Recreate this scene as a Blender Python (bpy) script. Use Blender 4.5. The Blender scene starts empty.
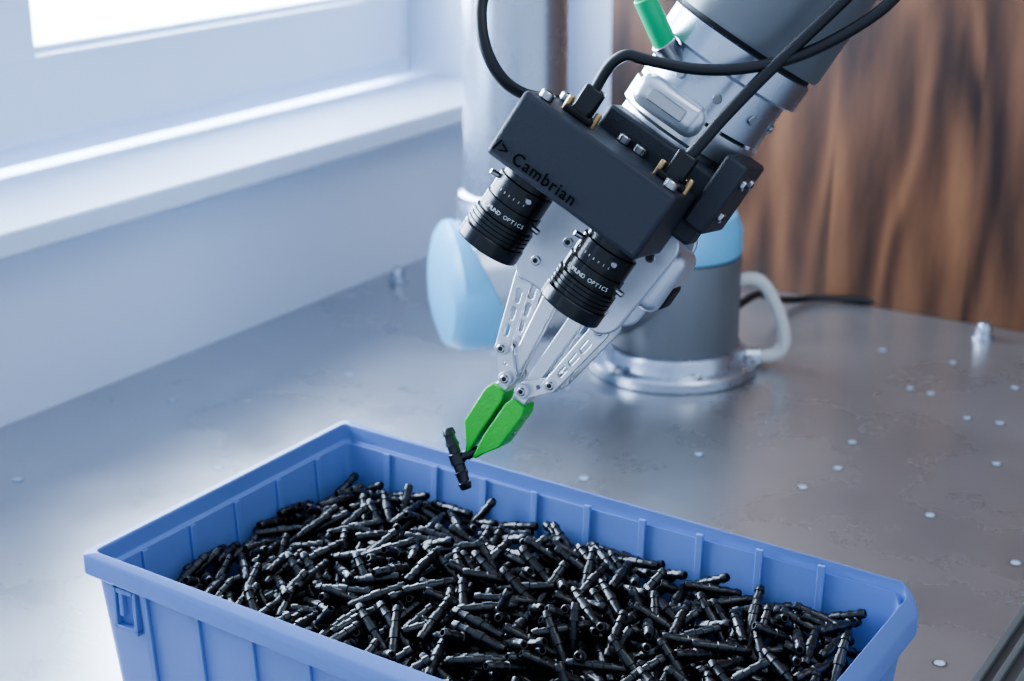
import bpy, bmesh, math, random
import numpy as np
from mathutils import Vector, Matrix
random.seed(4); rng=np.random.default_rng(7)
scene=bpy.context.scene
try:
    scene.view_settings.look='AgX - Medium High Contrast'
except Exception as ex: print('look',ex)
def link(o): scene.collection.objects.link(o); return o
# ---------------------------------------------------------------- materials
def newmat(name):
    m=bpy.data.materials.new(name); m.use_nodes=True
    nt=m.node_tree; b=nt.nodes['Principled BSDF']; return m,nt,b
def mat(name,col,rough=.5,metal=0.,noise=0.,nscale=60.,bump=0.,bscale=300.,coat=0.,spec=.5):
    m,nt,b=newmat(name)
    b.inputs['Base Color'].default_value=(*col,1); b.inputs['Roughness'].default_value=rough
    b.inputs['Metallic'].default_value=metal; b.inputs['Specular IOR Level'].default_value=spec
    if coat: b.inputs['Coat Weight'].default_value=coat
    tc=nt.nodes.new('ShaderNodeTexCoord')
    if noise>0:
        n=nt.nodes.new('ShaderNodeTexNoise'); n.inputs['Scale'].default_value=nscale; n.inputs['Detail'].default_value=4
        nt.links.new(tc.outputs['Object'],n.inputs['Vector'])
        r=nt.nodes.new('ShaderNodeMapRange'); r.inputs['To Min'].default_value=max(.02,rough-noise); r.inputs['To Max'].default_value=min(1,rough+noise)
        nt.links.new(n.outputs['Fac'],r.inputs['Value']); nt.links.new(r.outputs['Result'],b.inputs['Roughness'])
        mx=nt.nodes.new('ShaderNodeMixRGB'); mx.inputs['Color1'].default_value=(*[c*(1-noise) for c in col],1); mx.inputs['Color2'].default_value=(*[min(1,c*(1+noise*.6)) for c in col],1)
        nt.links.new(n.outputs['Fac'],mx.inputs['Fac']); nt.links.new(mx.outputs['Color'],b.inputs['Base Color'])
    if bump>0:
        n=nt.nodes.new('ShaderNodeTexNoise'); n.inputs['Scale'].default_value=bscale; n.inputs['Detail'].default_value=3
        nt.links.new(tc.outputs['Object'],n.inputs['Vector'])
        bp=nt.nodes.new('ShaderNodeBump'); bp.inputs['Strength'].default_value=bump; bp.inputs['Distance'].default_value=.001
        nt.links.new(n.outputs['Fac'],bp.inputs['Height']); nt.links.new(bp.outputs['Normal'],b.inputs['Normal'])
    return m
M_wall=mat('wall_paint',(.64,.71,.84),.7,bump=.15,bscale=150)
M_trim=mat('window_white',(.68,.77,.91),.35,noise=.05,nscale=8)
M_bin=mat('bin_blue_plastic',(.17,.26,.58),.42,noise=.05,nscale=20,bump=.08,bscale=500)
M_fit=mat('fitting_black_plastic',(.006,.007,.009),.30,noise=.08,nscale=90,spec=.65)
M_dark=mat('dark_gap',(.006,.006,.007),.7)
M_box=mat('camera_housing_black',(.021,.024,.034),.5,bump=.35,bscale=900)
M_lens=mat('lens_black',(.006,.006,.008),.25,noise=.05)
M_rubber=mat('cable_black',(.010,.010,.013),.42)
M_al=mat('machined_aluminium',(.70,.72,.76),.3,.9,noise=.08,nscale=90)
M_alp=mat('anodised_aluminium',(.60,.63,.70),.4,.7,noise=.06,nscale=60)
M_steel=mat('bolt_steel',(.45,.45,.47),.25,1.)
M_brass=mat('brass',(.55,.40,.20),.35,1.)
M_green=mat('printed_green',(.04,.52,.05),.45,bump=.5,bscale=700)
M_greenp=mat('green_plug',(.02,.50,.20),.4)
M_grey=mat('robot_grey',(.17,.18,.195),.42,.3,noise=.04)
M_cap=mat('robot_cap_light_blue',(.18,.51,.78),.35)
M_silver=mat('robot_silver',(.54,.59,.68),.27,.9,noise=.05,nscale=30)
M_rail=mat('rail_grey',(.17,.18,.18),.4,.6,noise=.05,nscale=40)
M_white=mat('white_hose',(.62,.62,.60),.5)
M_print=mat('white_print',(.8,.8,.8),.6)
M_floor=mat('floor_grey',(.22,.23,.25),.6,noise=.1,nscale=5)
def table_mat():
    m,nt,b=newmat('table_aluminium'); N=nt.nodes; L=nt.links
    tc=N.new('ShaderNodeTexCoord')
    n1=N.new('ShaderNodeTexNoise'); n1.inputs['Scale'].default_value=4; n1.inputs['Detail'].default_value=7; n1.inputs['Roughness'].default_value=.6
    L.new(tc.outputs['Object'],n1.inputs['Vector'])
    mp=N.new('ShaderNodeMapping'); mp.inputs['Scale'].default_value=(6,140,1); L.new(tc.outputs['Object'],mp.inputs['Vector'])
    n2=N.new('ShaderNodeTexNoise'); n2.inputs['Scale'].default_value=2; n2.inputs['Detail'].default_value=6; L.new(mp.outputs['Vector'],n2.inputs['Vector'])
    r=N.new('ShaderNodeMapRange'); r.inputs['From Min'].default_value=.3; r.inputs['From Max'].default_value=.7; r.inputs['To Min'].default_value=.22; r.inputs['To Max'].default_value=.36; L.new(n1.outputs['Fac'],r.inputs['Value']); L.new(r.outputs['Result'],b.inputs['Roughness'])
    cr=N.new('ShaderNodeValToRGB'); cr.color_ramp.elements[0].position=.3; cr.color_ramp.elements[0].color=(.43,.435,.45,1); cr.color_ramp.elements[1].position=.75; cr.color_ramp.elements[1].color=(.57,.57,.585,1)
    L.new(n1.outputs['Fac'],cr.inputs['Fac']); L.new(cr.outputs['Color'],b.inputs['Base Color'])
    b.inputs['Metallic'].default_value=.86
    bp=N.new('ShaderNodeBump'); bp.inputs['Strength'].default_value=.12; bp.inputs['Distance'].default_value=.0008; L.new(n2.outputs['Fac'],bp.inputs['Height']); L.new(bp.outputs['Normal'],b.inputs['Normal'])
    return m
M_table=table_mat()
def wood_mat():
    m,nt,b=newmat('walnut_veneer'); N=nt.nodes; L=nt.links
    tc=N.new('ShaderNodeTexCoord'); sx=N.new('ShaderNodeSeparateXYZ'); L.new(tc.outputs['Object'],sx.inputs[0])
    dv=N.new('ShaderNodeMath'); dv.operation='DIVIDE'; dv.inputs[1].default_value=.16; L.new(sx.outputs['X'],dv.inputs[0])
    fl=N.new('ShaderNodeMath'); fl.operation='FLOOR'; L.new(dv.outputs[0],fl.inputs[0])
    mu=N.new('ShaderNodeMath'); mu.operation='MULTIPLY'; mu.inputs[1].default_value=3.71; L.new(fl.outputs[0],mu.inputs[0])
    zs=N.new('ShaderNodeMath'); zs.operation='MULTIPLY'; zs.inputs[1].default_value=.16; L.new(sx.outputs['Z'],zs.inputs[0])
    cb=N.new('ShaderNodeCombineXYZ'); L.new(sx.outputs['X'],cb.inputs['X']); L.new(mu.outputs[0],cb.inputs['Y']); L.new(zs.outputs[0],cb.inputs['Z'])
    n=N.new('ShaderNodeTexNoise'); n.inputs['Scale'].default_value=8; n.inputs['Detail'].default_value=1.5; n.inputs['Distortion'].default_value=.3; L.new(cb.outputs[0],n.inputs['Vector'])
    m1=N.new('ShaderNodeMath'); m1.operation='MULTIPLY'; m1.inputs[1].default_value=48; L.new(n.outputs['Fac'],m1.inputs[0])
    sn=N.new('ShaderNodeMath'); sn.operation='SINE'; L.new(m1.outputs[0],sn.inputs[0])
    n2=N.new('ShaderNodeTexNoise'); n2.inputs['Scale'].default_value=30; n2.inputs['Detail'].default_value=4; L.new(cb.outputs[0],n2.inputs['Vector'])
    ad=N.new('ShaderNodeMath'); ad.operation='MULTIPLY_ADD'; ad.inputs[1].default_value=.14; L.new(sn.outputs[0],ad.inputs[0]); L.new(n2.outputs['Fac'],ad.inputs[2])
    cr=N.new('ShaderNodeValToRGB'); e=cr.color_ramp.elements
    e[0].position=.24; e[0].color=(.022,.009,.005,1); e[1].position=.82; e[1].color=(.215,.096,.043,1)
    x=e.new(.50); x.color=(.098,.041,.019,1)
    L.new(ad.outputs[0],cr.inputs['Fac']); L.new(cr.outputs['Color'],b.inputs['Base Color'])
    b.inputs['Roughness'].default_value=.45
    return m
M_wood=wood_mat()
# ---------------------------------------------------------------- helpers
def empty(name,mw=None):
    e=bpy.data.objects.new(name,None); e.empty_display_size=.05; link(e)
    if mw is not None: e.matrix_world=mw
    return e
def finish(o,m,parent=None,mtx=None,smooth=35,bevel=0,bseg=2):
    if m: o.data.materials.append(m)
    link(o)
    if parent: o.parent=parent
    if mtx is not None: o.matrix_basis=mtx
    if o.type=='MESH' and smooth:
        o.data.polygons.foreach_set('use_smooth',[True]*len(o.data.polygons)); o.data.set_sharp_from_angle(angle=math.radians(smooth))
    if bevel:
        b=o.modifiers.new('bevel','BEVEL'); b.width=bevel; b.segments=bseg; b.limit_method='ANGLE'; b.harden_normals=False
    return o
def meshobj(name,v,f):
    me=bpy.data.meshes.new(name); me.from_pydata([tuple(p) for p in v],[],f); me.update()
    bm=bmesh.new(); bm.from_mesh(me); bmesh.ops.recalc_face_normals(bm,faces=bm.faces); bm.to_mesh(me); bm.free()
    return bpy.data.objects.new(name,me)
HF=[(0,1,2,3),(7,6,5,4),(0,4,5,1),(1,5,6,2),(2,6,7,3),(3,7,4,0)]
def bv(x0,x1,y0,y1,z0,z1): return [(x0,y0,z0),(x1,y0,z0),(x1,y1,z0),(x0,y1,z0),(x0,y0,z1),(x1,y0,z1),(x1,y1,z1),(x0,y1,z1)]
def box(name,x0,x1,y0,y1,z0,z1,m,parent=None,bevel=0,mtx=None,bseg=2):
    return finish(meshobj(name,bv(x0,x1,y0,y1,z0,z1),HF),m,parent,mtx,smooth=(35 if bevel else 0),bevel=bevel,bseg=bseg)
def boxes(name,lst,m,parent=None,bevel=0):
    v=[];f=[]
    for b in lst:
        k=len(v); v+= bv(*b); f+=[tuple(i+k for i in q) for q in HF]
    return finish(meshobj(name,v,f),m,parent,smooth=0,bevel=bevel)
def lathe(name,prof,m,parent=None,mtx=None,seg=48,smooth=35,c=(0,0),warp=None):
    v=[];f=[]
    for j,(r,z) in enumerate(prof):
        for i in range(seg):
            a=2*math.pi*i/seg; p=(c[0]+r*math.cos(a),c[1]+r*math.sin(a),z)
            if warp: p=warp(j,p)
            v.append(p)
    for j in range(len(prof)-1):
        for i in range(seg):
            k=(i+1)%seg; f.append((j*seg+i,j*seg+k,(j+1)*seg+k,(j+1)*seg+i))
    f.append(tuple(range(seg))); f.append(tuple((len(prof)-1)*seg+i for i in range(seg)))
    return finish(meshobj(name,v,f),m,parent,mtx,smooth)
def axis_mtx(p,d):
    d=Vector(d).normalized(); q=d.to_track_quat('Z','Y'); return Matrix.Translation(Vector(p))@q.to_matrix().to_4x4()
def rod(name,p0,p1,r,m,parent=None,seg=32,ch=.0006):
    p0=Vector(p0);p1=Vector(p1);L=(p1-p0).length
    return lathe(name,[(r-ch,0),(r,ch),(r,L-ch),(r-ch,L)],m,parent,axis_mtx(p0,p1-p0),seg)
def tube(name,pts,r,m,parent=None):
    cu=bpy.data.curves.new(name,'CURVE'); cu.dimensions='3D'; cu.bevel_depth=r; cu.bevel_resolution=5; cu.resolution_u=10; cu.use_fill_caps=True
    s=cu.splines.new('NURBS'); s.points.add(len(pts)-1)
    for i,p in enumerate(pts): s.points[i].co=(*p,1)
    s.use_endpoint_u=True; s.order_u=3
    o=bpy.data.objects.new(name,cu); return finish(o,m,parent)
def circ(cx,cy,r,n=20): return [(cx+r*math.cos(2*math.pi*i/n),cy+r*math.sin(2*math.pi*i/n)) for i in range(n)]
def stadium(p,q,r0,r1=None,n=10):
    r1=r1 or r0; p=Vector(p);q=Vector(q); a=math.atan2((q-p).y,(q-p).x); o=[]
    for i in range(n+1):
        t=a+math.pi/2+math.pi*i/n; o.append((p.x+r0*math.cos(t),p.y+r0*math.sin(t)))
    for i in range(n+1):
        t=a-math.pi/2+math.pi*i/n; o.append((q.x+r1*math.cos(t),q.y+r1*math.sin(t)))
    return o
def plate(name,outline,holes,t,y,m,parent,bev=.0004):
    """flat plate in the tool X-Z plane, thickness along Y, centred at y"""
    cu=bpy.data.curves.new(name,'CURVE'); cu.dimensions='2D'; cu.fill_mode='BOTH'; cu.extrude=t/2-bev; cu.bevel_depth=bev; cu.bevel_resolution=1
    for pl in [outline]+holes:
        s=cu.splines.new('POLY'); s.points.add(len(pl)-1); s.use_cyclic_u=True
        for i,p in enumerate(pl): s.points[i].co=(p[0],p[1],0,1)
    o=bpy.data.objects.new(name,cu)
    mt=Matrix(((1,0,0,0),(0,0,-1,y),(0,1,0,0),(0,0,0,1)))
    return finish(o,m,parent,mt)
def rr(x0,x1,y0,y1,r,n=5):
    o=[]
    for cx,cy,a0 in ((x1-r,y0+r,-90),(x1-r,y1-r,0),(x0+r,y1-r,90),(x0+r,y0+r,180)):
        for i in range(n+1):
            a=math.radians(a0+90*i/n); o.append((cx+r*math.cos(a),cy+r*math.sin(a)))
    return o
# ---------------------------------------------------------------- camera
cd=bpy.data.cameras.new('camera'); cam=link(bpy.data.objects.new('camera',cd)); scene.camera=cam
cam.location=(0,0,.555); cam.rotation_euler=(math.radians(90-18.82),0,math.radians(32.2))
cd.sensor_width=36; cd.lens=56.3; cd.clip_start=.01
cd.dof.use_dof=True; cd.dof.focus_distance=.86; cd.dof.aperture_fstop=10
# ---------------------------------------------------------------- room shell
XW=-1.135; YB=1.90
boxes('wall_left',[(XW-.25,XW,-1.2,YB,-.80,.172),(XW-.25,XW,1.78,YB,.172,1.9),(XW-.25,XW,-1.2,.15,.172,1.9),(XW-.25,XW,.15,1.78,1.35,1.9)],M_wall)
box('wall_back',XW-.25,1.6,YB,YB+.1,-.80,1.9,M_wall)
box('floor',XW-.25,1.6,-1.2,YB+.1,-.85,-.80,M_floor)
box('walnut_wall_panel',-.93,1.55,1.70,1.74,-.80,1.85,M_wood)
box('window_sill',XW-.125,XW+.045,.15,1.78,.172,.195,M_trim,bevel=.003)
win=empty('window_1')
XF=XW-.14
fr=[(XF-.06,XF-.01,.15,1.78,.195,.225),(XF-.06,XF-.01,.15,1.78,1.30,1.35),(XF-.06,XF-.01,1.735,1.78,.225,1.30),(XF-.06,XF-.01,.15,.20,.225,1.30),(XF-.06,XF-.01,1.005,1.055,.225,1.30)]
boxes('frame',fr,M_trim,win,.003)
def sash(n,y0,y1):
    w=.075
    boxes('sash_'+n,[(XF-.05,XF+.002,y0,y1,.218,.218+w+.012),(XF-.05,XF+.002,y0,y1,1.235,1.305),(XF-.05,XF+.002,y0,y0+w,.30,1.24),(XF-.05,XF+.002,y1-w,y1,.30,1.24)],M_trim,win,.004)
    boxes('glazing_bead_'+n,[(XF-.05,XF-.012,y0+w,y1-w,.302,.312),(XF-.05,XF-.012,y0+w,y0+w+.008,.312,1.236),(XF-.05,XF-.012,y1-w-.008,y1-w,.312,1.236)],M_trim,win,.002)
sash('a',1.045,1.745); sash('b',.19,1.015)
# ---------------------------------------------------------------- table
tb=empty('work_table')
box('table_top',XW+.001,-.20,-.30,1.699,-.025,0,M_table,tb)
boxes('table_frame',[(XW+.03,-.23,-.25,-.21,-.08,-.025),(XW+.03,-.23,1.62,1.66,-.08,-.025)]+[(x,x+.05,y,y+.05,-.80,-.08) for x in(XW+.03,-.30) for y in(-.25,1.60)],M_alp,tb)
boxes('aluminium_edge_rail',[(-.234,-.200,-.30,1.68,.0002,.008),(-.234,-.228,-.30,1.68,.008,.013),(-.222,-.217,-.30,1.68,.008,.013),(-.209,-.202,-.30,1.68,.008,.013)],M_rail,None,.001)
hp=[(-.455,1.30),(-.454,1.183),(-.444,1.237),(-.345,1.186),(-.355,1.418),(-.385,1.414),(-.457,1.463),(-.262,1.137),(-.2635,.960),(-1.028,.839),(-.52,1.56),(-.37,1.52),(-.33,1.32),(-.62,1.10),(-.95,1.2),(-.9,.95),(-1.05,1.05),(-.8,.98),(-.98,.72),(-.86,1.33),(-.55,.98),(-.38,1.02),(-.72,1.08),(-.435,1.46),(-.445,1.56),(-.30,1.45),(-.28,1.30),(-.56,1.20),(-1.0,1.35)]
v=[];f=[];v2=[];f2=[]
for (x,y) in hp:
    for (V,F,r,z) in ((v,f,.0052,.0002),(v2,f2,.0038,.0004)):
        k=len(V); V+=[(a,b,z) for a,b in circ(x,y,r,16)]; F.append(tuple(range(k,k+16)))
finish(meshobj('hole_rims',v,f),M_steel,tb,smooth=0); finish(meshobj('hole_plugs',v2,f2),mat('plug_light',(.50,.64,.80),.3,.4),tb,smooth=0)
for i,(x,y) in enumerate([(-.4416,1.655),(-1.10,1.49)]):
    lathe('dome_head_screw',[(.012,0),(.012,.003),(.0085,.004),(.0085,.012),(.006,.017),(.002,.019)],M_silver,None,Matrix.Translation((x,y,.0004)),24)
# ---------------------------------------------------------------- storage bin
ZB=.0006
x0,x1,y0,y1=-.6425,-.234,.5617,.8035
def ring(ins,z,r): 
    o=[]
    for (x,y) in rr(x0+ins,x1-ins,y0+ins,y1-ins,r):
        dz=max(0,x-(x1-.0155))*2.0 if z>.1 else 0
        o.append((x,y,z-dz))
    return o
rings=[ring(.015,ZB,.010),ring(.014,.001+ZB,.010),ring(.0045,.1365,.008),ring(.0008,.1365,.005),ring(0,.1375,.0045),ring(0,.149,.0045),ring(.001,.150,.0045),ring(.0055,.150,.004),ring(.0062,.149,.004),ring(.0064,.139,.004),ring(.009,.1375,.004),ring(.017,.006,.006)]
v=[];f=[];n=len(rings[0])
for r_ in rings: v+=r_
for j in range(len(rings)-1):
    for i in range(n):
        k=(i+1)%n; f.append((j*n+i,j*n+k,(j+1)*n+k,(j+1)*n+i))
f.append(tuple(range(n))); f.append(tuple((len(rings)-1)*n+i for i in range(n)))
def hexa(p): 
    k=len(v); v.extend(p); f.extend([tuple(i+k for i in q) for q in HF])
def sk(z,inner):
    return (.0045+(.1365-z)/.1355*.0095) if not inner else (.009+(.1375-z)/.1315*.008)
e=.0022
nx=9
for i in range(1,nx+1):
    xc=x0+.0385*i+.006
    if xc>x1-.02: continue
    for inner in (0,1):
        zt,zb=(.1365,.004) if not inner else (.1375,.007)
        for side in (0,1):
            it,ib=sk(zt,inner),sk(zb,inner); sg=1 if side==0 else -1; yb=y0 if side==0 else y1
            if inner: a,b_=(it,it+e),(ib,ib+e)
            else: a,b_=(it-e,it),(ib-e,ib)
            w=.0022
            ys=[yb+sg*b_[0],yb+sg*b_[1],yb+sg*a[0],yb+sg*a[1]]
            hexa([(xc-w,ys[0],zb),(xc+w,ys[0],zb),(xc+w,ys[1],zb),(xc-w,ys[1],zb),(xc-w,ys[2],zt),(xc+w,ys[2],zt),(xc+w,ys[3],zt),(xc-w,ys[3],zt)])
for i in range(1,6):
    yc=y0+.040*i
    for inner in (0,1):
        for side in (0,1):
            zt,zb=(.1365,.004) if not inner else (.1375,.007)
            if side==1: zt=.100
            it,ib=sk(zt,inner),sk(zb,inner); sg=1 if side==0 else -1; xb=x0 if side==0 else x1
            if inner: a,b_=(it,it+e),(ib,ib+e)
            else: a,b_=(it-e,it),(ib-e,ib)
            w=.0022; xs=[xb+sg*b_[0],xb+sg*b_[1],xb+sg*a[0],xb+sg*a[1]]
            hexa([(xs[0],yc-w,zb),(xs[0],yc+w,zb),(xs[1],yc+w,zb),(xs[1],yc-w,zb),(xs[2],yc-w,zt),(xs[2],yc+w,zt),(xs[3],yc+w,zt),(xs[3],yc-w,zt)])
hx,hz0,hz1=-.6125,.1085,.1335; yy=y0+.0065
for (a,b_,c,d_) in ((hx-.009,hx-.0065,hz0,hz1),(hx+.0065,hx+.009,hz0,hz1),(hx-.009,hx+.009,hz0-.002,hz0+.0015),(hx-.006,hx+.006,hz1-.003,hz1),(hx-.004,hx-.001,hz0+.008,hz1-.003)):
    hexa(bv(a,b_,yy-.0045,yy+.002,c,d_))
bn=finish(meshobj('storage_bin',v,f),M_bin,smooth=30,bevel=.0006)
# ---------------------------------------------------------------- fittings
HL=.0172
half=[(.0021,-HL),(.0025,-HL+.0004),(.0031,-HL+.0038),(.0024,-HL+.0041),(.0025,-HL+.0065),(.0032,-HL+.0098),(.0026,-HL+.0101),(.0027,-.0032),(.0034,-.0028)]
prof=[(.0016,-HL+.004),(.0016,-HL)]+half+[(r,-z) for r,z in half[::-1]]+[(.0016,HL),(.0016,HL-.004)]
SEG=10
pv=np.array([(r*math.cos(2*math.pi*i/SEG),r*math.sin(2*math.pi*i/SEG),z) for r,z in prof for i in range(SEG)])
pf=[]
for j in range(len(prof)-1):
    for i in range(SEG):
        k=(i+1)%SEG; pf.append((j*SEG+i,j*SEG+k,(j+1)*SEG+k,(j+1)*SEG+i))
pf=np.array(pf)
bx0,bx1,by0,by1=x0+.012,x1-.0165,y0+.012,y1-.012
cs=.002; gx=int((bx1-bx0)/cs)+2; gy=int((by1-by0)/cs)+2
G=np.full((gx,gy),.070)
R=.0029
def target(x,y): return .112+.016*math.exp(-((x+.47)**2/.02+(y-.69)**2/.007))+.003*math.sin(x*40)*math.cos(y*50)
T_=np.linspace(-1,1,11); O_=np.linspace(-1,1,5)
placed=[]
for it in range(40000):
    cx=rng.uniform(bx0,bx1); cy=rng.uniform(by0,by1)
    a=rng.uniform(0,math.pi); hl=HL
    steep=rng.random()<.035
    dx,dy=math.cos(a),math.sin(a)
    tl=rng.uniform(.6,1.3) if steep else 0
    hh=hl*math.cos(tl)
    ex,ey=abs(dx)*hh+R,abs(dy)*hh+R
    if cx-ex<bx0 or cx+ex>bx1 or cy-ey<by0 or cy+ey>by1: continue
    px=cx+dx*T_[:,None]*hh-dy*O_[None,:]*R; py=cy+dy*T_[:,None]*hh+dx*O_[None,:]*R
    ix=((px-bx0)/cs).astype(int).clip(0,gx-1); iy=((py-by0)/cs).astype(int).clip(0,gy-1)
    prof_o=np.sqrt(np.maximum(0,1-O_**2))*R
    h=(G[ix,iy]+prof_o[None,:]*1.0-R*.45).max(axis=1)
    if steep:
        slope=math.tan(tl)*hh
        z=slope*T_
    else:
        li=h[:5].argmax(); ri=6+h[6:].argmax()
        sl=(h[ri]-h[li])/(T_[ri]-T_[li]); sl=max(-.6*hl,min(.6*hl,sl)); z=sl*T_
    off=(h-z).max(); z=z+off
    if steep: z-= .006
    zc=z.mean()
    if zc>target(cx,cy): continue
    sz=(z[-1]-z[0])/2; d=Vector((dx*hh,dy*hh,sz)).normalized()
    placed.append((cx,cy,zc,d))
    np.maximum.at(G,(ix,iy),z[:,None]+prof_o[None,:])
    if steep: G[ix,iy]=np.maximum(G[ix,iy],min(zc,target(cx,cy)+.004))
V=[];F=[]
for k,(cx,cy,zc,d) in enumerate(placed):
    m3=np.array(d.to_track_quat('Z','Y').to_matrix())
    V.append(pv@m3.T+np.array([cx,cy,zc])); F.append(pf+k*len(pv))
V=np.vstack(V);F=np.vstack(F)
print('fittings',len(placed),len(F))
def npmesh(name,V,F):
    me=bpy.data.meshes.new(name); me.vertices.add(len(V)); me.vertices.foreach_set('co',V.ravel())
    me.loops.add(len(F)*4); me.loops.foreach_set('vertex_index',F.ravel().astype(np.int32)); me.polygons.add(len(F))
    me.polygons.foreach_set('loop_start',np.arange(0,len(F)*4,4,dtype=np.int32)); me.update(calc_edges=True); me.validate(); return me
fp=empty('hose_fittings_pile')
o=bpy.data.objects.new('fittings',npmesh('fittings',V,F)); finish(o,M_fit,fp,smooth=40)
box('lower_layers',bx0+.003,bx1-.003,by0+.003,by1-.003,.012,.072,M_dark,fp)
hd=Vector((.417,-.0995,-.899)).normalized()
hf=bpy.data.objects.new('hose_fitting',npmesh('hose_fitting',pv*np.array([1.3,1.3,1.08]),pf)); finish(hf,M_fit,None,axis_mtx((-.4843,.7092,.190),hd),smooth=40)
# ---------------------------------------------------------------- tool frame
w=Vector((.8622,.0928,-.4978)).normalized(); d=Vector((-.4566,-.2826,-.8434)).normalized(); nn=d.cross(w).normalized(); w=nn.cross(d)
TM=Matrix((( w.x,nn.x,d.x,-.474),(w.y,nn.y,d.y,.716),(w.z,nn.z,d.z,.190),(0,0,0,1)))
AX=-.008
pa=Vector((-.4843,.7092,.190)); pb=TM@Vector((-.003,0,-.004))
br=lathe('side_branch',[(.0034,0),(.0034,.003),(.0028,.0032),(.0028,.006),(.0034,.0062),(.0028,.0095),(.0024,(pb-pa).length+.001)],M_fit,None,None,16)
br.parent=hf; br.matrix_parent_inverse=hf.matrix_basis.inverted(); br.matrix_basis=axis_mtx(pa,pb-pa)
# ---- gripper
gr=empty('robot_gripper',TM)
cF=-.0045
for s,nm in ((-1,'left'),(1,'right')):
    xa=cF+s*.0012; xb=cF+s*.0135
    def tipring(z,x_in,x_out,hy): return [(x_in,-hy,z),(x_out,-hy,z),(x_out,hy,z),(x_in,hy,z)]
    rgs=[tipring(-.045,xa+s*.002,xb-s*.002,.0095),tipring(-.040,xa,xb,.0105),tipring(-.017,cF+s*.0012,cF+s*.0130,.0110),tipring(-.004,cF+s*.0016,cF+s*.0052,.0055),tipring(.000,cF+s*.0016,cF+s*.0040,.004)]
    vv=[];ff=[]
    for r_ in rgs: vv+=r_
    for j in range(len(rgs)-1):
        for i in range(4): k=(i+1)%4; ff.append((j*4+i,j*4+k,(j+1)*4+k,(j+1)*4+i))
    ff+=[(0,1,2,3),(16,17,18,19)]
    finish(meshobj('fingertip_'+nm,vv,ff),M_green,gr,smooth=30,bevel=.0008)
    pi_=(cF+s*.0060,-.053); po=(cF+s*.0175,-.066)
    ui=(AX+s*.0105,-.116); uo=(AX+s*.0265,-.108)
    for yy_ in (-.0085,.0085):
        k='f' if yy_>0 else 'b'; sg=1 if yy_>0 else -1
        plate('finger_base_%s_%s'%(nm,k),stadium(pi_,po,.0045,.0040),[circ((pi_[0]+po[0])/2,(pi_[1]+po[1])/2,.0016)],.004,yy_,M_al,gr)
        for (p,q,nm2,r0,r1,yo) in ((po,uo,'outer',.0037,.0050,yy_+sg*.0045),(pi_,ui,'inner',.0032,.0040,yy_-sg*.0045)):
            P=Vector(p);Q=Vector(q)
            if nm2=='outer': hs=[stadium(P.lerp(Q,.20),P.lerp(Q,.30),r0*.5),stadium(P.lerp(Q,.42),P.lerp(Q,.54),r0*.52),stadium(P.lerp(Q,.66),P.lerp(Q,.78),r0*.6)]
            else: hs=[]
            plate('link_%s_%s_%s'%(nm2,nm,k),stadium(p,q,r0,r1),hs,.0035,yo,M_al,gr)
    box('finger_core_'+nm,min(cF+s*.003,cF+s*.0105),max(cF+s*.003,cF+s*.0105),-.0068,.0068,-.054,-.043,M_al,gr,.0008)
    for nm2,p in (('pi',pi_),('po',po),('uo',uo)):
        rod('pivot_%s_%s'%(nm2,nm),(p[0],-.0155,p[1]),(p[0],.0165,p[1]),.0026,M_steel,gr,24)
        rod('pivot_socket_%s_%s'%(nm2,nm),(p[0],.0163,p[1]),(p[0],.0168,p[1]),.0014,M_dark,gr,6,.0001)
        rod('pivot_washer_%s_%s'%(nm2,nm),(p[0],.0105,p[1]),(p[0],.0155,p[1]),.0040,M_alp,gr,24,.0002)
    for zz in (-.036,-.026): rod('tip_screw_'+nm,(cF+s*.0125,.000,zz),(cF+s*.0140,.000,zz),.0018,M_steel,gr,16,.0002)
bo=[]
for cx,cz,r,a0,a1 in ((AX-.0235,-.120,.011,180,70),(AX+.0235,-.120,.011,110,0),(AX+.028,-.168,.010,0,-60),(AX-.028,-.168,.010,240,180)):
    for i in range(9):
        a=math.radians(a0+(a1-a0)*i/8); bo.append((cx+r*math.cos(a),cz+r*math.sin(a)))
for yy_,nm in ((.0215,'front'),(-.0215,'back')):
    plate('body_plate_'+nm,bo,[],.005,yy_,M_alp,gr,.0012)
box('body_core',AX-.028,AX+.030,-.019,.019,-.176,-.130,M_alp,gr,.004)
box('body_side_cover',AX+.026,AX+.046,-.017,.019,-.170,-.132,M_alp,gr,.007,bseg=4)
box('cable_socket',AX+.034,AX+.0472,-.010,.012,-.152,-.136,M_dark,gr,.003)
for (bx_,bz_) in ((-.0235,-.121),(.0235,-.121),(-.028,-.160),(.028,-.160),(-.014,-.140),(.0,-.119)):
    rod('body_bolt',(AX+bx_,.0235,bz_),(AX+bx_,.0253,bz_),.0028,M_steel,gr,20,.0003)
    rod('body_bolt_socket',(AX+bx_,.0252,bz_),(AX+bx_,.0255,bz_),.0015,M_dark,gr,6,.0001)
lathe('gripper_neck',[(.026,-.215),(.028,-.205),(.028,-.190),(.031,-.182),(.031,-.172)],M_alp,gr,c=(AX,0))
lathe('quick_changer',[(.0300,-.236),(.0385,-.235),(.0385,-.222),(.036,-.220),(.036,-.212),(.0385,-.211),(.0385,-.203),(.030,-.202)],M_al,gr,c=(AX,0))
box('changer_lever',AX-.028,AX+.014,.028,.044,-.243,-.224,mat('lever_metal',(.68,.72,.78),.3,.7),gr,.0075,bseg=5)
boxes('changer_latch',[(AX-.018,AX+.004,.044,.0455,-.237,-.230)],M_steel,gr,.0006)
for a in range(0,360,45):
    x_=AX+.034*math.cos(math.radians(a+10)); y_=.034*math.sin(math.radians(a+10))
    rod('changer_screw',(x_,y_,-.240),(x_,y_,-.234),.0032,M_steel,gr,16)
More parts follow.
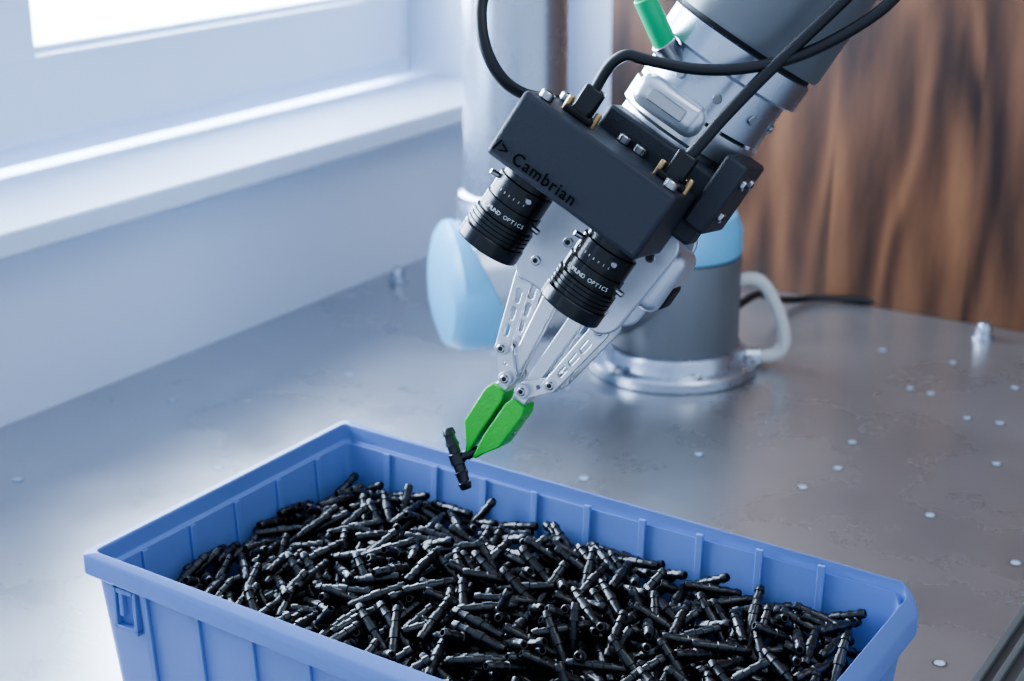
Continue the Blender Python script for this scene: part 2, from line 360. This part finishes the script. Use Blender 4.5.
# ---- camera unit
sc=empty('stereo_camera_unit',TM)
box('housing',-.069,.026,.040,.0935,-.205,-.167,M_box,sc,.0025,bseg=3)
box('mount_plate',-.040,.036,.026,.046,-.218,-.180,M_box,sc,.002)
box('mount_arm',.0265,.040,.000,.050,-.232,-.190,M_box,sc,.002)
box('rear_bracket',-.036,.038,-.012,.030,-.214,-.200,M_box,sc,.002)
for (yb_,zb_) in ((.040,-.222),(.040,-.202),(.020,-.222)):
    rod('bracket_bolt',(.040,yb_,zb_),(.0425,yb_,zb_),.0030,M_steel,sc,20,.0003)
    rod('bracket_bolt_socket',(.0424,yb_,zb_),(.0427,yb_,zb_),.0016,M_dark,sc,6,.0001)
for (xb_,yb_) in ((-.060,.084),(-.060,.050),(.018,.084),(-.022,.050),(-.012,.050),(.018,.050)):
    rod('cap_screw',(xb_,yb_,-.205),(xb_,yb_,-.2095),.0038,M_steel,sc,20,.0006)
    rod('cap_screw_socket',(xb_,yb_,-.2094),(xb_,yb_,-.2098),.002,M_dark,sc,6,.0001)
M_glass=mat('lens_glass',(.01,.012,.03),.05,coat=1.)
for nm,xc in (('left',-.048),('right',.007)):
    yl=.066
    pr=[(.0150,-.168),(.0150,-.1635),(.0142,-.1633),(.0142,-.161),(.0158,-.1605),(.0158,-.150)]
    z=-.150
    pr+=[(.0150,z+.0003),(.0150,z+.0013),(.0163,z+.0016),(.0163,z+.0092),(.0154,z+.0095),(.0154,z+.0105),(.0172,z+.0108)]
    z=-.1392
    for k in range(4): pr+=[(.0172,z+.0014),(.0164,z+.0016),(.0164,z+.0021),(.0172,z+.0023)]; z+=.0025
    pr+=[(.0178,z+.0006),(.0178,-.1220),(.0174,-.1212),(.0154,-.1212),(.0149,-.1240),(.0112,-.1275)]
    lathe('lens_barrel_'+nm,pr,M_lens,sc,c=(xc,yl),seg=64,smooth=25)
    lathe('lens_glass_'+nm,[(.0110,-.1277),(.0110,-.1265),(.0080,-.1255),(.004,-.1249),(.001,-.1247)],M_glass,sc,c=(xc,yl))
    for (az,zz) in ((150,-.1575),(10,-.1445),(60,-.1575)):
        ca,sa=math.cos(math.radians(az)),math.sin(math.radians(az))
        rod('thumb_screw',(xc+ca*.0155,yl+sa*.0155,zz),(xc+ca*.0205,yl+sa*.0205,zz),.0016,M_steel,sc,16,.0003)
    for i,ch in enumerate('EDMUND OPTICS'):
        if ch==' ': continue
        a=math.radians(128-i*7.4)
        cu=bpy.data.curves.new('lens_print','FONT'); cu.body=ch; cu.size=.0030; cu.extrude=.00004; cu.align_x='CENTER'
        rad=Vector((math.cos(a),math.sin(a),0)); tx=Vector((math.sin(a),-math.cos(a),0)); ty=Vector((0,0,-1))
        p=Vector((xc,yl,-.1422))+rad*.01645
        mt=Matrix(((tx.x,ty.x,rad.x,p.x),(tx.y,ty.y,rad.y,p.y),(tx.z,ty.z,rad.z,p.z),(0,0,0,1)))
        finish(bpy.data.objects.new('lens_print',cu),M_print,sc,mt)
    for i in range(9):
        a=math.radians(60+i*11); rad=Vector((math.cos(a),math.sin(a),0)); p=Vector((xc,yl,-.1540))+rad*.0158
        tx=Vector((math.sin(a),-math.cos(a),0)); ty=Vector((0,0,-1))
        mt=Matrix(((tx.x,ty.x,rad.x,p.x),(tx.y,ty.y,rad.y,p.y),(tx.z,ty.z,rad.z,p.z),(0,0,0,1)))
        box('lens_tick',-.00015,.00015,-.0010,.0002,-.0001,.00006,M_print,sc,mtx=mt)
cu=bpy.data.curves.new('embossed_label','FONT'); cu.body='/> Cambrian'; cu.size=.0090; cu.extrude=.0004; cu.space_character=1.12
finish(bpy.data.objects.new('embossed_label',cu),mat('label_dark',(.002,.002,.003),.6,spec=.1),sc,Matrix(((1,0,0,-.0668),(0,0,1,.0938),(0,-1,0,-.1708),(0,0,0,1))))
for nm,(xc,yc) in (('a',(-.044,.070)),('b',(.014,.068))):
    box('connector_'+nm,xc-.0055,xc+.0055,yc-.004,yc+.004,-.223,-.205,M_lens,sc,.0015)
    box('connector_collar_'+nm,xc-.0085,xc+.0085,yc-.0055,yc+.0055,-.2085,-.205,M_dark,sc,.001)
    for s in (-1,1): rod('connector_screw_%s'%nm,(xc+s*.0085,yc,-.204),(xc+s*.0085,yc,-.213),.0019,M_brass,sc,16)
tube('cable_right',[(.014,.068,-.218),(.016,.066,-.236),(.0163,.063,-.2443),(.0209,.056,-.2777),(.0313,.050,-.3271),(.036,.046,-.360),(.04,.046,-.42)],.0032,M_rubber,sc)
tube('cable_left',[(-.044,.070,-.218),(-.046,.072,-.234),(-.041,.073,-.246),(-.0326,.0727,-.2478),(-.0018,.062,-.2608),(.0263,.0530,-.2862),(.0441,.050,-.3178),(.053,.048,-.345),(.055,.046,-.42)],.0030,M_rubber,sc)
tube('cable_loop',[(-.14,.06,-.30),(-.1225,.08,-.2331),(-.1040,.09,-.2119),(-.0860,.086,-.2003),(-.074,.070,-.1980),(-.064,.045,-.204),(-.05,.035,-.205)],.0032,M_rubber,sc)
# ---------------------------------------------------------------- robot arm
ra=empty('robot_arm')
wr=bpy.data.objects.new('wrist_assembly',None); link(wr); wr.parent=ra; wr.matrix_basis=TM
lathe('tool_flange',[(.030,-.2362),(.0375,-.237),(.0375,-.262),(.0425,-.264),(.0425,-.278),(.041,-.279)],M_silver,wr,c=(AX,0),seg=64)
lathe('wrist_seal',[(.0405,-.2788),(.0405,-.2815)],M_dark,wr,c=(AX,0))
lathe('wrist_housing',[(.0435,-.2815),(.0445,-.284),(.0445,-.405),(.040,-.418),(.028,-.425)],M_grey,wr,c=(AX,0),seg=64)
for a in range(0,360,36):
    ca,sa=math.cos(math.radians(a)),math.sin(math.radians(a))
    rod('flange_bolt',(AX+.0375*ca,.0375*sa,-.250),(AX+.0392*ca,.0392*sa,-.250),.0026,M_steel,wr,16,.0003)
rod('tool_plug_nut',(-.028,.030,-.2530),(-.037,.036,-.2580),.0068,M_steel,wr,24)
rod('tool_plug',(-.034,.034,-.2565),(-.056,.046,-.2720),.0062,M_greenp,wr,24)
tube('tool_plug_cable',[(-.050,.043,-.268),(-.064,.050,-.275),(-.085,.05,-.30),(-.09,.03,-.36),(-.06,.01,-.41)],.0048,M_greenp,wr)
B0=Vector((-.6865,1.398,.0006)); a_=Vector((-.679,-.734,0)).normalized(); ZS=.104
BM=Matrix.Translation(B0)
lathe('base_flange',[(.086,0),(.087,.001),(.087,.010),(.085,.012),(.072,.0125),(.071,.014),(.071,.024),(.069,.027),(.066,.028)],M_silver,ra,BM,72)
lathe('base_housing',[(.0655,.027),(.0665,.030),(.0665,.118),(.0655,.121)],M_grey,ra,BM,72)
lathe('base_seal',[(.064,.120),(.064,.123)],M_dark,ra,BM,64)
lathe('shoulder_cap',[(.0655,.123),(.0665,.126),(.0660,.148),(.060,.162),(.045,.171),(.02,.174)],M_cap,ra,BM,72)
for k in range(6):
    an=math.radians(k*60+15); rod('base_bolt',B0+Vector((.079*math.cos(an),.079*math.sin(an),.011)),B0+Vector((.079*math.cos(an),.079*math.sin(an),.017)),.0045,M_steel,ra,16)
def onax(t,z=ZS): return (B0.x+a_.x*t,B0.y+a_.y*t,z)
def alx(name,prof,m,warp=None): return lathe(name,[(r,t) for r,t in prof],m,ra,axis_mtx(onax(0),a_),64,warp=warp)
AM=axis_mtx(onax(0),a_)
alx('shoulder_housing',[(.054,-.03),(.058,-.02),(.063,.09),(.061,.093)],M_grey)
alx('shoulder_seal',[(.059,.092),(.059,.097)],M_dark)
alx('upper_arm_joint',[(.061,.096),(.0630,.099),(.0630,.217),(.058,.224)],M_silver)
def capwarp(j,p):
    h=((AM.to_3x3()@Vector(p)).z)/.064
    sh=[.028,.028,.004,0,0,0][j] if j<6 else 0
    return (p[0],p[1],p[2]+h*sh)
alx('upper_arm_cap',[(.0625,.197),(.0645,.200),(.0640,.230),(.057,.240),(.040,.246),(.015,.248)],M_cap,capwarp)
U=Vector(onax(.167,0))
UM=Matrix.Translation(U)
lathe('upper_arm_collar',[(.050,.105),(.0565,.130),(.0565,.186),(.0545,.189),(.0545,.193),(.051,.196)],M_silver,ra,UM,64)
lathe('upper_arm_tube',[(.0495,.190),(.0495,.700)],M_silver,ra,UM,64)
E=U+Vector((0,0,.76))
rod('elbow_joint',E+a_*.07,E-a_*.13,.062,M_grey,ra,48,.004)
rod('elbow_cap',E+a_*.07,E+a_*.095,.060,M_cap,ra,48,.012)
rod('upper_arm_top_collar',U+Vector((0,0,.69)),U+Vector((0,0,.74)),.056,M_silver,ra,48)
W=TM@Vector((AX,0,-.40)); 
F0=E-a_*.09; F1=W+Vector((.02,-.02,.13))
rod('forearm_tube',F0,F1,.042,M_silver,ra,48)
rod('wrist_joint_1',F1+Vector((0,0,.05)),W+Vector((.01,-.01,-.0)),.044,M_grey,ra,48,.004)
rod('wrist_cap',F1+Vector((0,0,.045)),F1+Vector((0,0,.075)),.043,M_cap,ra,48,.010)
r_=Vector((.8462,.5329,0)) 
def hp_(X,z,off=0): return tuple(B0+r_*X+Vector((-.5329,.8462,0))*off+Vector((0,0,z)))
tube('base_hose',[hp_(.050,.088),hp_(.072,.094),hp_(.090,.090),hp_(.106,.060),hp_(.116,.028),hp_(.110,.012),hp_(.092,.009),hp_(.070,.010)],.0068,M_white,ra)
rod('hose_gland',hp_(.074,.010),hp_(.090,.010),.0098,M_silver,ra,24)
tube('floor_cable',[hp_(.06,.05,.02),hp_(.09,.06,.06),hp_(.12,.030,.14),hp_(.15,.006,.20),hp_(.20,.005,.22),hp_(.26,.005,.20)],.004,M_rubber,ra)
# ---------------------------------------------------------------- light
# overcast sky: soft all round, much brighter low outside the window side
wd=bpy.data.worlds.new('world'); scene.world=wd; wd.use_nodes=True
N=wd.node_tree.nodes; L=wd.node_tree.links
bg=N['Background']; bg.inputs['Color'].default_value=(.59,.75,1,1)
tc=N.new('ShaderNodeTexCoord'); sp=N.new('ShaderNodeSeparateXYZ'); L.new(tc.outputs['Generated'],sp.inputs[0])
r1=N.new('ShaderNodeMapRange'); r1.inputs['From Min'].default_value=-.30; r1.inputs['From Max'].default_value=-.50; L.new(sp.outputs['X'],r1.inputs['Value'])
r2=N.new('ShaderNodeMapRange'); r2.inputs['From Min'].default_value=.45; r2.inputs['From Max'].default_value=.25; L.new(sp.outputs['Z'],r2.inputs['Value'])
mm=N.new('ShaderNodeMath'); mm.operation='MULTIPLY'; L.new(r1.outputs[0],mm.inputs[0]); L.new(r2.outputs[0],mm.inputs[1])
ma=N.new('ShaderNodeMath'); ma.operation='MULTIPLY_ADD'; ma.inputs[1].default_value=14; ma.inputs[2].default_value=1.08; L.new(mm.outputs[0],ma.inputs[0]); L.new(ma.outputs[0],bg.inputs['Strength'])
def area(name,loc,rot,sx,sy,p,col):
    l=bpy.data.lights.new(name,'AREA'); l.shape='RECTANGLE'; l.size=sx; l.size_y=sy; l.energy=p; l.color=col
    o=link(bpy.data.objects.new(name,l)); o.location=loc; o.rotation_euler=rot; return o
area('daylight_sky',(-1.75,1.0,1.0),(0,math.radians(-90),0),1.3,2.8,190,(.72,.84,1))
area('overhead_fill',(.5,.9,1.85),(0,math.radians(20),0),.9,1.2,8,(.90,.95,1))  # unseen fill light added overhead for soft highlights, no real fixture
